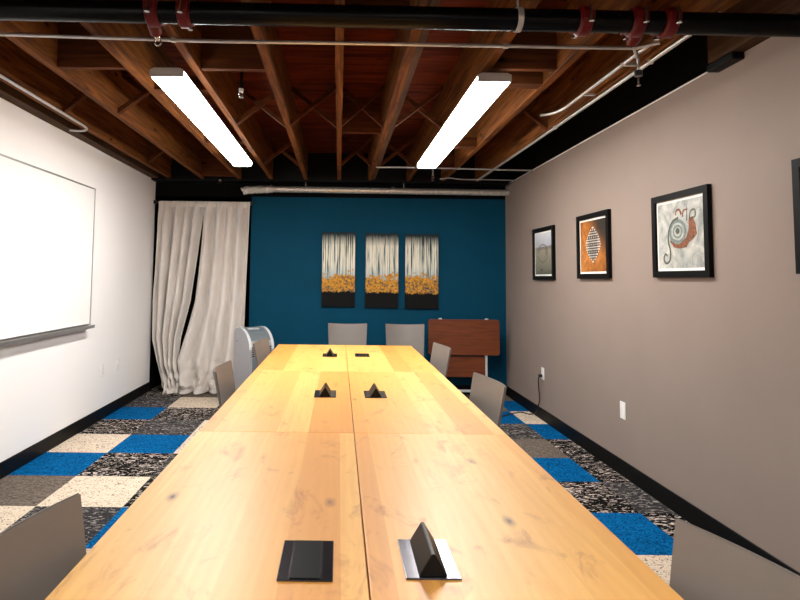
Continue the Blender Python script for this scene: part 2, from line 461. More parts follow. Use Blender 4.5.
# solid blocking between joists
bays = lambda k: (JX[k] + .021, JX[k + 1] - .021)
def block(k, y, z0, z1, th, label, name='joist_blocking', mat='joist_x'):
    a, b = bays(k)
    if k == 6: a += .042
    o = link(name, B(a, b, y - th / 2, y + th / 2, z0, z1, bev=.002), M[mat])
    tag(o, label, 'blocking', 'blocking boards between the joists')
    return o
block(1, 3.15, ZJ + .01, ZD, .04, 'wooden blocking board between the second and third joists, left of the left lamp')
block(3, 3.15, ZJ + .01, ZD, .04, 'wooden blocking board between the fourth and fifth joists, in front of the hanging sprinkler')
block(7, 3.10, ZJ + .01, ZD, .04, 'wooden blocking board crossing above the near end of the right lamp')
block(5, 2.72, ZJ + .08, ZD, .04, 'pale wooden blocking board just beyond the black pipe')
block(5, 4.60, ZJ + .03, ZD, .04, 'thin wooden blocking board between the sixth and seventh joists beyond the cross braces')
block(1, 6.50, ZJ + .002, ZD, .04, 'wooden blocking board at the far end between the second and third joists')
block(7, 5.9, ZJ + .002, ZD, .04, 'wooden blocking board above the far end of the right lamp')
block(2, 3.52, ZJ + .002, ZJ + .09, .09, 'flat wooden cleat holding the left lamp', 'lamp_cleat')
block(7, 3.34, ZJ + .002, ZJ + .09, .09, 'flat wooden cleat holding the right lamp near its near end', 'lamp_cleat')
block(2, 4.85, ZJ + .002, ZJ + .09, .09, 'flat wooden cleat above the far end of the left lamp', 'lamp_cleat')
block(7, 4.95, ZJ + .002, ZJ + .09, .09, 'flat wooden cleat above the far part of the right lamp', 'lamp_cleat')

def cross(k, y, place):
    a, b = bays(k)
    if k == 6: a += .042
    t = thing('cross_bridging', 'crossed wooden braces between the %s and %s joists, %s' % (ordn[k], ordn[k + 1], place), 'brace',
              (0, 0, 0), 0, 'cross bracing between the joists')
    for s, dy in ((1, -.024), (-1, .024)):
        bm = bmesh.new()
        z0, z1 = ZJ + .02, ZD - .02
        A, Bp = ((a + .002, z0), (b - .002, z1)) if s == 1 else ((a + .002, z1), (b - .002, z0))
        h = .019 * s
        poly = [(A[0], A[1] - .019), (Bp[0], Bp[1] - .019), (Bp[0], Bp[1] + .019), (A[0], A[1] + .019)]
        prism(bm, poly, 'Y', y + dy - .021, y + dy + .021)
        link('brace', bm, M['joist_x'], t)
for k in (0, 1, 3, 4, 5, 6, 8): cross(k, 4.30 if k not in (0, 1) else 4.05, 'halfway down the room')
for k in (0, 2, 3, 5, 6): cross(k, 5.85, 'near the blue wall')

# ------------------------------------------------------------------ lamps
def lamp(cx, y0, y1, label):
    t = thing('ceiling_lamp', label, 'lamp', (cx, (y0 + y1) / 2, 2.41), 0, 'long fluorescent ceiling lamps')
    L = (y1 - y0) / 2; hw = .088
    bm = bmesh.new()     # folded housing: top plate and two sides
    prism(bm, [(-hw + .004, -.001), (hw - .004, -.001), (hw - .004, .003), (hw - .03, .012), (-hw + .03, .012), (-hw + .004, .003)], 'Y', -L, L)
    link('housing', bm, M['housing'], t)
    for s in (-1, 1):
        bm = bmesh.new(); prism(bm, [(-hw - .001, -.036), (hw + .001, -.036), (hw + .001, .003), (hw - .02, .0125), (-hw + .02, .0125), (-hw - .001, .003)], 'Y', s * L - .003, s * L + .003)
        link('end_cap', bm, M['housing'], t)
    bm = bmesh.new()     # bowed wrap diffuser
    n = 10; prof = []
    for i in range(n + 1):
        a = PI * i / n; prof.append((-math.cos(a) * (hw - .006), -.032 - .012 * math.sin(a) ** .8 if 0 < i < n else -.032))
    prism(bm, prof + [(hw - .006, -.012), (-hw + .006, -.012)], 'Y', -L + .006, L - .006)
    link('diffuser', bm, M['lamp'], t)
    for s in (-1, 1):
        a, b = sorted((s * (hw - .0055), s * (hw - .001)))
        link('side_glow_strip', B(a, b, -L + .006, L - .006, -.031, -.002), M['side_glow'], t)  # glowing strip added along the side, lights the joists
    for y in (-L * .7, L * .55):
        bm = T([(0, y, .014), (0, y, .062)], .006, 8); box(bm, -.03, .03, y - .02, y + .02, .058, .060)
        link('hanger', bm, M['conduit'], t, smooth=True)
    return t
lamp(-.915, 2.97, 5.36, 'lit white strip lamp on the left, beside the third joist')
lamp(.810, 2.99, 5.36, 'lit white strip lamp on the right, nearer the taupe wall')

lamp(-.915, -2.35, .05, 'added unseen strip lamp behind the camera on the left side')  # pair added out of view to light the near end of the table
lamp(.810, -2.35, .05, 'added unseen strip lamp behind the camera on the right side')
# ------------------------------------------------------------------ sprinkler main and conduits
def pz(x): return 2.4006 - .0098 * x
t = thing('sprinkler_pipe', 'thick glossy black pipe crossing below the joists at the top of the picture', 'pipe', (0, 0, 0))
link('pipe', T([(XL + .002, 2.30, pz(XL)), (XR - .002, 2.30, pz(XR))], .0445, 28), M['black_paint'], t, smooth=True)
def coupling(x):
    bm = T([(x - .026, 2.30, pz(x)), (x - .018, 2.30, pz(x)), (x + .018, 2.30, pz(x)), (x + .026, 2.30, pz(x))], .055, 24, rfun=lambda i: (.050, .060, .060, .050)[i])
    for s in (-1, 1):
        box(bm, x - .022, x + .022, 2.30 + s * .055 - .012, 2.30 + s * .055 + .022 * s + .012, pz(x) - .018, pz(x) + .018, bev=.004)
    c = link('red_coupling', bm, M['red_paint'], t, smooth=True)
    c['label'] = 'dark red pipe coupling'
    for s in (-1, 1):
        bm = bmesh.new()
        tube(bm, [(x, 2.30 + s * .082, pz(x) - .036), (x, 2.30 + s * .082, pz(x) - .026), (x, 2.30 + s * .082, pz(x) - .025), (x, 2.30 + s * .082, pz(x) + .034)], .006, 8, rfun=lambda i: (.011, .011, .006, .006)[i])
        link('bolt', bm, M['chrome'], c, smooth=True)
for x in (-.77, -.64, .985, 1.20, 1.33): coupling(x)
# tee outlets with hanging rings / drop
for x in (-.79, 1.235):
    bm = T([(x, 2.33, pz(x)), (x, 2.37, pz(x) - .03), (x, 2.40, pz(x) - .045)], .026, 14)
    c = link('outlet_tee', bm, M['red_paint'], t, smooth=True); c['label'] = 'dark red outlet tee'
bm = T([(-.79, 2.40, 2.365), (-.79, 2.42, 2.350)], .012, 10)
ring = [(-.79 + .013 * math.cos(a), 2.425, 2.334 + .016 * math.sin(a)) for a in [2 * PI * k / 14 for k in range(15)]]
tube(bm, ring, .0035, 6)
link('hanging_ring', bm, M['chrome'], t, smooth=True)
for x in (.72, -.30):        # pipe hanger bands
    if x < 0: continue
    bm = bmesh.new(); N = 28
    for w0, w1 in ((-.011, .011),):
        vs = []
        for k in range(N + 1):
            a = 2 * PI * k / N
            for r in (.0462, .0490):
                for wx in (w0, w1): vs.append(bm.verts.new((x + wx, 2.30 + r * math.cos(a), pz(x) + r * math.sin(a))))
        for k in range(N):
            a = vs[4 * k:4 * k + 4]; b = vs[4 * k + 4:4 * k + 8]
            for i, j in ((0, 1), (1, 3), (3, 2), (2, 0)): bm.faces.new((a[i], a[j], b[j], b[i]))
    tube(bm, [(x, 2.30, pz(x) + .047), (x, 2.30, ZD)], .005, 8)
    link('hanger_band', bm, M['steel'], t, smooth=True)

def sprinkler(x, y, z, label, ztop=ZD, red=False):
    s = thing('fire_sprinkler', label, 'sprinkler', (x, y, z))
    link('drop_pipe', T([(0, 0, .04), (0, 0, ztop - z)], .009, 10), M['black_paint'] if not red else M['conduit'], s, smooth=True)
    bm = T([(0, 0, .052), (0, 0, .040), (0, 0, .034)], .014, 10)
    link('escutcheon', bm, M['red_paint'] if red else M['steel'], s, smooth=True)
    bm = bmesh.new()
    for q in (-1, 1): tube(bm, [(q * .004, 0, .034), (q * .013, 0, .022), (q * .010, 0, .010), (0, 0, .004)], .0028, 6)
    tube(bm, [(0, 0, .004), (0, 0, 0)], .004, 8); tube(bm, [(0, 0, .002), (0, 0, .0)], .015, 12)
    link('head', bm, M['chrome'], s, smooth=True)
sprinkler(-.588, 3.34, 2.385, 'chrome sprinkler head hanging between the fourth and fifth joists')
sprinkler(-1.382, 6.60, 2.40, 'small sprinkler head above the curtain by the second joist', ztop=2.47 + .29)
sprinkler(1.011, 6.24, 2.405, 'small reddish sprinkler head right of the far end of the right lamp', red=True)
# drop from the main near the right coupling
s = thing('sprinkler_drop', 'thin vertical sprinkler drop hanging below the red coupling at upper right', 'sprinkler', (1.375, 2.62, 2.30))
link('drop_pipe', T(smooth_path([(-.13, -.21, .045), (-.06, -.10, .03), (-.01, -.01, .085), (0, 0, .06), (0, 0, -.02)], 4), .006, 8), M['conduit'], s, smooth=True)
link('cup', T([(0, 0, .005), (0, 0, -.02)], .018, 14), M['dark_plastic'], s, smooth=True)
link('head', T([(0, 0, -.02), (0, 0, -.06), (0, 0, -.062), (0, 0, -.066)], .005, 8, rfun=lambda i: (.004, .004, .010, .010)[i]), M['chrome'], s, smooth=True)

def conduit(pts, r, label, cat='conduit', mat='conduit', name='conduit', n=8, straps=()):
    t = link(name, T(smooth_path(pts, n) if n else pts, r, 10), M[mat], smooth=True)
    tag(t, label, cat)
    for p in straps:
        bm = bmesh.new(); box(bm, p[0] - .012, p[0] + .012, p[1] - .008, p[1] + .008, p[2] - r - .002, p[2] + r + .002, bev=.002)
        link('strap', bm, M['steel'], t)
    return t
ZC = ZJ - .012
conduit([(XL + .01, 2.63, ZC - .004), (-1.60, 2.643, ZC - .004), (-.68, 2.691, ZC - .004), (.04, 2.70, ZC - .004), (.76, 2.712, ZC - .004), (1.36, 2.72, ZC - .004), (1.43, 2.712, ZC - .002), (1.50, 2.66, ZC)], .0085,
        'thin grey conduit crossing under the joists just beyond the black pipe', straps=[(-.8, 2.685, ZC - .004), (.79, 2.713, ZC - .004)])
conduit([(1.586, 2.36, ZC), (1.586, 2.588, ZC), (1.585, 3.4, ZC), (1.575, 5.0, ZC), (1.555, 6.5, ZC)], .010,
        'long bright conduit running under the tenth joist to the blue wall', straps=[(1.586, 2.9, ZC), (1.58, 4.2, ZC)])
conduit([(1.50, 2.745, ZJ + .012), (1.495, 2.9, ZJ + .011), (1.49, 3.60, ZJ + .008), (1.475, 3.78, ZJ), (1.43, 3.88, ZJ - .003), (1.37, 3.91, ZJ - .005)], .009,
        'shorter bright conduit with a hooked end beside the tenth joist')
for y_ in (3.0, 3.5):
    link('side_strap', B(1.482, 1.5665, y_ - .008, y_ + .008, ZJ + .002, ZJ + .018, bev=.002), M['steel'], bpy.data.objects['conduit.002'])
conduit([(-1.94, 2.72, ZJ - .011), (-1.94, 3.2, ZJ - .011), (-1.94, 4.1, ZJ - .011), (-1.945, 4.34, ZJ - .012), (-1.975, 4.42, ZJ - .014), (-2.03, 4.44, ZJ - .016), (-2.10, 4.42, ZJ - .016)], .009,
        'thin white conduit with a hooked end along the first joist by the white wall')
conduit([(.36, 5.70, (ZC - .019)), (.60, 5.69, (ZC - .019)), (1.0, 5.71, (ZC - .019)), (1.6, 5.755, (ZC - .019)), (XR - .004, 5.776, (ZC - .019))], .0075,
        'thin conduit crossing behind the far end of the right lamp to the taupe wall', straps=[(1.19, 5.723, (ZC - .019)), (1.59, 5.755, (ZC - .019))])
conduit([(1.10, 6.31, (ZC - .019) - .004), (1.2, 6.28, (ZC - .019) + .002), (1.35, 6.32, (ZC - .019) - .004), (1.6, 6.34, (ZC - .019)), (XR - .004, 6.366, (ZC - .019))], .0055,
        'thinner wavy conduit nearest the blue wall at the upper right corner')

t = thing('steel_duct_pipe', 'long galvanised pipe along the top of the blue wall with crinkled flexible end', 'pipe', (0, 0, 0))
PZ, PY = 2.362, 6.70
link('pipe', T([(-.80, PY, PZ), (XR - .002, PY, PZ - .012)], .036, 24), M['steel'], t, smooth=True)
bm = T([(-1.13 + .34 * k / 90, PY - .01 * math.sin(k * .07), PZ - .028 + .030 * (k / 90) ** .6 + .004 * noise.noise(Vector((k * .2, 0, 0)))) for k in range(91)], .04, 18,
       rfun=lambda i: .042 + .008 * (1 if i % 4 < 2 else -1) * .6 + .005 * noise.noise(Vector((i * .5, 3, 1))))
c = link('flexible_end', bm, M['flex'], t, smooth=True); c['label'] = 'crinkled silver flexible sleeve'
for x in (-.81, .62): 
    link('pipe_collar', T([(x - .02, PY, PZ), (x + .02, PY, PZ)], .041, 20), M['steel'], t, smooth=True)
for x in (-.40, .745): link('hanger_rod', T([(x, PY, PZ + .03), (x, PY, 2.449)], .005, 8), M['conduit'], t, smooth=True)

# ------------------------------------------------------------------ whiteboard and wall plates
t = thing('whiteboard', 'large glossy whiteboard with thin grey frame on the white wall', 'whiteboard', (XL, 3.90, .90))
Lh = 1.22; Hh = 1.205
link('writing_surface', B(.002, .016, -Lh + .01, Lh - .01, .01, Hh - .01), M['board_white'], t)
bm = bmesh.new(); fw = .012
box(bm, 0, .022, -Lh, Lh, Hh - fw, Hh, bev=.002); box(bm, 0, .022, -Lh, Lh, 0, fw, bev=.002)
box(bm, 0, .022, -Lh, -Lh + fw, 0, Hh, bev=.002); box(bm, 0, .022, Lh - fw, Lh, 0, Hh, bev=.002)
link('frame', bm, M['alu'], t)
bm = bmesh.new(); prism(bm, [(.0, .010), (.022, .010), (.022, -.008), (.070, -.012), (.078, .006), (.082, .004), (.078, -.022), (.0, -.022)], 'Y', -Lh - .02, Lh - .05)
link('marker_tray', bm, M['alu'], t)
def plate(name, x, y, z, side, label, kind, plug=False):
    s = 1 if side == 'L' else -1
    t = thing(name, label, 'outlet', (x, y, z))
    link('cover_plate', B(0, s * .006, -.036, .036, -.058, .058, bev=.002) if s > 0 else B(-.006, 0, -.036, .036, -.058, .058, bev=.002), M['white_plastic'], t)
    bm = bmesh.new()
    if kind == 'duplex':
        for zz in (-.02, .02):
            a, b = sorted((s * .0055, s * .009)); box(bm, a, b, -.016, .016, zz - .014, zz + .014, bev=.003)
        link('socket', bm, M['mat_white'], t)
        for zz in (-.02, .02):
            for yy in (-.006, .006):
                a, b = sorted((s * .0085, s * .0094))
                link('slot', B(a, b, yy - .001, yy + .001, zz - .005, zz + .005), M['dark_plastic'], t)
    else:
        a, b = sorted((s * .0055, s * .008)); box(bm, a, b, -.017, .017, -.034, .034, bev=.001)
        link('insert', bm, M['mat_white'], t)
    return t
plate('wall_outlet', XR, 5.625, .442, 'R', 'white wall outlet with a black cord plugged in, on the taupe wall', 'duplex')
plate('wall_outlet', XR, 4.055, .446, 'R', 'white wall plate on the taupe wall nearer the camera, nothing plugged in', 'rocker')
plate('wall_outlet', XL, 5.46, .449, 'L', 'white wall plate on the white wall, the one nearer the camera', 'duplex')
plate('wall_outlet', XL, 5.83, .449, 'L', 'white wall plate on the white wall, the one nearer the curtain', 'duplex')
t = thing('appliance_cord', 'black power cord hanging from the taupe wall outlet down onto the carpet', 'cord', (0, 0, 0))
bm = bmesh.new(); box(bm, XR - .045, XR - .0095, 5.612, 5.640, .408, .436, bev=.006); link('plug', bm, M['dark_plastic'], t)
pp = [(XR - .035, 5.626, .42), (XR - .045, 5.63, .38), (XR - .030, 5.66, .28), (XR - .028, 5.645, .20), (XR - .030, 5.68, .125), (XR - .032, 5.74, .05), (XR - .06, 5.85, .006), (1.86, 5.93, .006), (1.78, 5.90, .006), (1.66, 5.80, .006), (1.52, 5.66, .006), (1.30, 5.55, .006), (1.0, 5.4, .006), (.72, 5.20, .006)]
link('cable', T(smooth_path(pp, 8), .0055, 8), M['dark_plastic'], t, smooth=True)

# ------------------------------------------------------------------ canvases and framed prints
for i, (x0, label) in enumerate(((-.201, 'left canvas of three on the blue wall, white streaks over ochre leaves'),
                                 (.309, 'middle canvas of three on the blue wall, white streaks over ochre leaves'),
                                 (.777, 'right canvas of three on the blue wall, nearest the brown folding table'))):
    t = thing('canvas_painting', label, 'painting', (x0, YB, .998 - .006 * i), 0, 'three tall streaked canvases')
    link('canvas', B(0, .390, -.034, -.001, 0, .878, bev=.003), M['canvas_side'], t)
    bm = B(.002, .388, -.0355, -.034, .002, .876)
    link('painted_front', bm, canvas_mat(i + 1), t)

def framed(yc, wd, z0, h, kind, label):
    t = thing('framed_picture', label, 'picture', (XR, yc, z0), 0, 'framed prints on the taupe wall')
    fw = .038; d = .026; bm = bmesh.new(); hw = wd / 2
    box(bm, -d, -.001, -hw, hw, h - fw, h); box(bm, -d, -.001, -hw, hw, 0, fw)
    box(bm, -d, -.001, -hw, -hw + fw, fw - .002, h - fw + .002); box(bm, -d, -.001, hw - fw, hw, fw - .002, h - fw + .002)
    link('frame', bm, M['frame_black'], t)
    link('mat_board', B(-.012, -.004, -hw + fw - .002, hw - fw + .002, fw - .002, h - fw + .002), M['mat_white'], t)
    m = .016
    pr = link('print', B(-.0135, -.012, -hw + fw + m, hw - fw - m, fw + m, h - fw - m), art_mat(kind), t)
    return t, pr, hw
X0 = -.0142
def flat_poly(bm, pts, x=X0, mat=0):
    prism(bm, [(p[0], p[1]) for p in pts], 'X', x, x + .0006, mat)
def stroke(bm, pts, w0, w1, x=X0, mat=0):
    P = smooth_path([(p[0], p[1], 0) for p in pts], 6); n = len(P); Lf, Rt = [], []
    for i, p in enumerate(P):
        d = (P[min(i + 1, n - 1)] - P[max(i - 1, 0)]).normalized(); nn = Vector((-d.y, d.x, 0)); w = w0 + (w1 - w0) * i / (n - 1)
        Lf.append(p + nn * w / 2); Rt.append(p - nn * w / 2)
    for i in range(n - 1):
        prism(bm, [(q.x, q.y) for q in (Lf[i], Lf[i + 1], Rt[i + 1], Rt[i])], 'X', x, x + .0006, mat)
M['ink_dark'] = plain('ink_dark', srgb(58, 54, 48), .5)
M['ink_brown'] = plain('ink_rust_brown', srgb(116, 66, 34), .6, vary=.6, scale=60)
M['ink_teal'] = plain('ink_grey_teal', srgb(110, 122, 120), .5, vary=.3, scale=60)
M['ink_white'] = plain('ink_white', srgb(236, 232, 224), .5)
M['ink_green'] = plain('ink_moss', srgb(70, 78, 62), .5, vary=.4, scale=60)

# first print: pale shore with a ring drawn on the sand  (y increases away from the camera = left in the picture)
t, pr, hw = framed(5.54, .56, 1.338, .503, 'shore', 'smallest looking framed print, nearest the blue wall, grey shore with a ring')
bm = bmesh.new()
ringp = [(.02 + .135 * math.cos(a), .255 + .085 * math.sin(a)) for a in [2 * PI * k / 20 for k in range(20)]]
stroke(bm, ringp, .008, .005); stroke(bm, [(.02 + .09 * math.cos(a), .262 + .05 * math.sin(a)) for a in [2 * PI * k / 16 for k in range(12)]], .004, .003)
box(bm, X0, X0 + .0006, -.085, -.072, .24, .31); box(bm, X0, X0 + .0006, .03, .07, .085, .105)
link('ring_drawing', bm, M['ink_dark'], t)
# second print: white beaded diamond on rust
t, pr, hw = framed(4.455, .56, 1.351, .505, 'rust', 'middle framed print with a white beaded diamond on rust orange')
bm = bmesh.new(); rows_ = 15
for r in range(rows_):
    v = -1 + 2 * r / (rows_ - 1); width = .118 * (1 - abs(v) ** 1.6) + .008; z = .262 + v * .132
    n_ = max(1, int(width / .016))
    for q in range(n_ * 2 + 1):
        y = (q - n_) * (width / max(1, n_)) * .98
        if r % 3 == 1 and abs(q - n_) < n_ and q % 2: continue
        s_ = .0052 if abs(y) < width * .7 else .0068
        flat_poly(bm, [(y + s_ * math.cos(a), z + s_ * .9 * math.sin(a)) for a in [2 * PI * k / 6 for k in range(6)]])
link('beaded_diamond', bm, M['ink_white'], t)
bm = bmesh.new()
flat_poly(bm, [(.104 * math.cos(a), .262 + .118 * math.sin(a) * (1 if abs(math.sin(a)) > .5 else .9)) for a in [2 * PI * k / 24 for k in range(24)]], x=X0 + .0005)
link('diamond_dark_shape', bm, M['ink_dark'], t)  # dark printed shape behind the beads
# third print: brown curled creature with a spiral tail on pale ground
t, pr, hw = framed(3.315, .55, 1.358, .495, 'pale', 'largest looking framed print, brown curl with a dark spiral tail on pale grey')
bm = bmesh.new()
flat_poly(bm, [(.10, .215), (.06, .175), (.0, .165), (-.06, .17), (-.09, .20), (-.13, .215), (-.16, .24), (-.15, .29), (-.125, .34), (-.09, .335), (-.085, .27), (-.06, .225), (0, .205), (.06, .225)])
stroke(bm, [(-.02, .36), (-.0, .39), (.03, .385), (.035, .36)], .016, .008)
stroke(bm, [(-.03, .345), (-.04, .38), (-.08, .385)], .012, .008)
link('brown_curl', bm, M['ink_brown'], t)
bm = bmesh.new()
stroke(bm, [(.02 + .075 * math.cos(a), .265 + .062 * math.sin(a)) for a in [2 * PI * k / 18 for k in range(19)]], .02, .02, x=X0 - .0004)
stroke(bm, [(.02 + .04 * math.cos(a), .265 + .034 * math.sin(a)) for a in [2 * PI * k / 14 for k in range(15)]], .012, .012, x=X0 - .0004)
link('shell_ring', bm, M['ink_teal'], t)
bm = bmesh.new()
stroke(bm, [(.01, .345), (.07, .325), (.11, .27), (.115, .21), (.10, .17), (.095, .13), (.11, .095), (.145, .085), (.165, .11), (.15, .14), (.128, .128)], .014, .012, x=X0 - .0007)
link('spiral_tail', bm, M['ink_green'], t); bm = bmesh.new()
stroke(bm, [(-.095, .33), (-.11, .37), (-.145, .375), (-.15, .34), (-.12, .33)], .010, .008, x=X0 - .0007)
link('curled_horn', bm, M['ink_green'], t); bm = bmesh.new()
stroke(bm, [(-.07, .32), (-.075, .40)], .008, .005, x=X0 - .0007)
flat_poly(bm, [(.02 + .02 * math.cos(a), .268 + .018 * math.sin(a)) for a in [2 * PI * k / 10 for k in range(10)]], x=X0 - .0007)
link('curled_horn', bm, M['ink_green'], t)
# fourth frame, cut by the right edge of the picture
t, pr, hw = framed(2.19, .55, 1.372, .49, 'pale', 'black picture frame cut off by the right edge of the picture')

# ------------------------------------------------------------------ curtain
def curtain(Lt, Rt, folds, seed, label, bunch):
    nz, nu = 90, 150
    bm = bmesh.new(); grid = []
    rnd = random.Random(seed)
    ph = [rnd.uniform(0, 6) for _ in range(6)]
    for i in range(nz + 1):
        tt = i / nz; z = 2.20 * (1 - tt) + .012 * tt
        l, r = lerp_tab(Lt, z), lerp_tab(Rt, z); row = []
        top = max(0, 1 - (2.215 - z) / .16)        # gathered header
        low = max(0, (.42 - z) / .42)
        for j in range(nu + 1):
            u = j / nu
            wob = .03 * noise.noise(Vector((u * 2.2, z * .9, seed)))
            a = 2 * PI * folds * (u + wob) + ph[0]
            y = .050 * math.sin(a) * (1 - .75 * top) * (1 + .5 * low)
            y += .022 * math.sin(.57 * a + ph[1] + z * .5) * (1 - .5 * top)
            y += .010 * math.sin(2 * PI * folds * 3.1 * u + ph[2]) * top
            y += .012 * noise.noise(Vector((u * 9, z * 2.5, seed + 5)))
            y += low ** 1.5 * bunch * (.5 + .9 * noise.noise(Vector((u * 4.3, z * 7, seed + 9))))* -1
            y += low ** .8 * .11 * noise.noise(Vector((u * 5, z * 11, seed + 2)))
            y += low * .05 * noise.noise(Vector((u * 11, z * 23, seed + 12)))
            x = l + (r - l) * (u + .012 * math.sin(a * 1.0 + 1.3))
            x += low * .05 * noise.noise(Vector((u * 6, z * 9, seed + 3)))
            zz = z + (low ** 2) * .05 * noise.noise(Vector((u * 7, z * 3, seed + 4)))
            zz = max(.008, zz)
            row.append(bm.verts.new((x, y, zz)))
        grid.append(row)
    # spill on the floor
    for k in range(1, 9):
        row = []
        for j in range(nu + 1):
            b = grid[nz][j].co; u = j / nu
            ext = (.5 + .7 * noise.noise(Vector((u * 5, 1, seed + 6)))) * .15
            row.append(bm.verts.new((b.x + .02 * noise.noise(Vector((u * 6, k * .6, seed + 8))), b.y - ext * k / 8,
                                     .012 + max(0, .075 * math.sin(PI * k / 8) * (.4 + noise.noise(Vector((u * 11, k * .55, seed + 7)))) ))))
        grid.append(row)
    for A, C in zip(grid, grid[1:]):
        for j in range(nu): bm.faces.new((A[j], A[j + 1], C[j + 1], C[j]))
    o = link('linen_curtain', bm, M['curtain'], smooth=True, loc=(0, 6.79, 0))
    md = o.modifiers.new('thickness', 'SOLIDIFY'); md.thickness = .004; md.offset = 0
    tag(o, label, 'curtain', 'linen curtains')
    # stitched header as sub part
    bm = bmesh.new(); l, r = lerp_tab(Lt, 2.2), lerp_tab(Rt, 2.2); n = 120; A = []
    for i in range(n + 1):
        u = i / n; x = l + (r - l) * u; y = -.014 + .006 * math.sin(u * 2 * PI * folds * 2.7 + ph[3]) + .004 * math.sin(u * 2 * PI * folds * 6)
        A.append([bm.verts.new((x, y - dd, z)) for dd, z in ((0.006, 2.148), (.010, 2.183), (.010, 2.214), (-.02, 2.222), (-.03, 2.183))])
    for P, Q in zip(A, A[1:]):
        for k in range(4): bm.faces.new((P[k], Q[k], Q[k + 1], P[k + 1]))
    h = link('rod_pocket', bm, M['curtain'], o, smooth=True)
    return o
curtain([(.02, -1.99), (.3, -2.08), (.6, -2.15), (1.05, -2.165), (2.22, -2.13)],
        [(.02, -1.80), (.35, -1.86), (.62, -1.83), (1.05, -1.735), (1.62, -1.665), (2.1, -1.61), (2.22, -1.597)], 4.5, 2,
        'left linen curtain panel, hanging next to the white wall', .05)
curtain([(.02, -1.80), (.35, -1.85), (.7, -1.75), (1.05, -1.67), (1.62, -1.625), (2.1, -1.60), (2.22, -1.592)],
        [(.02, -1.10), (1.0, -1.085), (2.22, -1.055)], 4.2, 11,
        'wider right linen curtain panel beside the blue wall, pooling on the floor', .10)
t = thing('curtain_rod', 'thin dark rod carrying the linen curtains at the top', 'rod', (0, 0, 0))
link('rod', T([(XL + .004, 6.79, 2.207), (-1.045, 6.79, 2.207)], .009, 12), M['rod'], t, smooth=True)
link('bracket', B(-2.196, -2.17, 6.775, 6.838, 2.188, 2.226, bev=.002), M['rod'], t)
link('bracket', B(-1.05, -1.03, 6.78, 6.839, 2.188, 2.226, bev=.002), M['rod'], t)

# ------------------------------------------------------------------ conference tables
TT = .7356
def table(x0, x1, y0, y1, label):
    cx, cy = (x0 + x1) / 2, (y0 + y1) / 2
    t = thing('conference_table', label, 'table', (cx, cy, 0), 0, 'tables pushed together into one long table')
    hx, hy = (x1 - x0) / 2, (y1 - y0) / 2
    link('tabletop', B(-hx, hx, -hy, hy, TT - .032, TT, bev=.003), M['table'], t)
    bm = bmesh.new()
    for s in (-1, 1): box(bm, s * (hx - .11) - .015, s * (hx - .11) + .015, -hy + .12, hy - .12, TT - .075, TT - .0325)
    link('apron_rail', bm, M['black_metal'], t)
    for sx in (-1, 1):
        for sy in (-1, 1):
            link('leg', B(sx * (hx - .11) - .022, sx * (hx - .11) + .022, sy * (hy - .10) - .022, sy * (hy - .10) + .022, .0, TT - .0325, bev=.004), M['black_metal'], t)
    return t
XA, XM0, XM1, XB = -.535, .0640, .0665, .657
rowsY = [(3.764, 5.242, 'far'), (2.282, 3.7615, 'middle'), (.27, 2.2795, 'near')]
for y0, y1, n_ in rowsY:
    table(XA, XM0, y0, y1, 'light maple table of the %s row, left of the long seam' % n_)
    table(XM1, XB, y0, y1, 'light maple table of the %s row, right of the long seam' % n_)

def module(x, y, opened, label):
    t = thing('power_module', label, 'power outlet', (x, y, TT), 0, 'black power modules set in the tabletops')
    hw, hl = .0555, .0865
    bm = bmesh.new()
    box(bm, -hw, hw, -hl, hl, .0002, .004, bev=.0015)
    link('base_plate', bm, M['module'], t)
    if opened:
        w = .029; h = .046
        bm = bmesh.new(); prism(bm, [(-w, .0042), (w, .0042), (.003, h), (-.003, h)], 'Y', -hl + .008, hl - .008)
        bmesh.ops.bevel(bm, geom=[e for e in bm.edges], offset=.0012, segments=2, affect='EDGES')
        p = link('pop_up_tent', bm, M['module_lid'], t)
    else:
        bm = bmesh.new(); box(bm, -.030, .030, -hl + .004, hl - .004, .0042, .006, bev=.001)
        link('lid', bm, M['module_lid'], t)
        bm = bmesh.new()
        for s in (-1, 1): box(bm, s * .0325 - .001, s * .0325 + .001, -hl + .004, hl - .004, .004, .0052)
        link('edge_strip', bm, M['chrome'], t)
    return t
module(-.0605, 1.262, False, 'closed black power module on the near left table')
module(.1955, 1.274, True, 'open tent shaped power module on the near right table')
module(-.063, 3.022, True, 'open tent shaped power module on the middle left table')
module(.1925, 3.022, True, 'open tent shaped power module on the middle right table')
module(-.063, 4.524, True, 'open tent shaped power module on the far left table')
module(.187, 4.543, False, 'closed flat power module on the far right table')

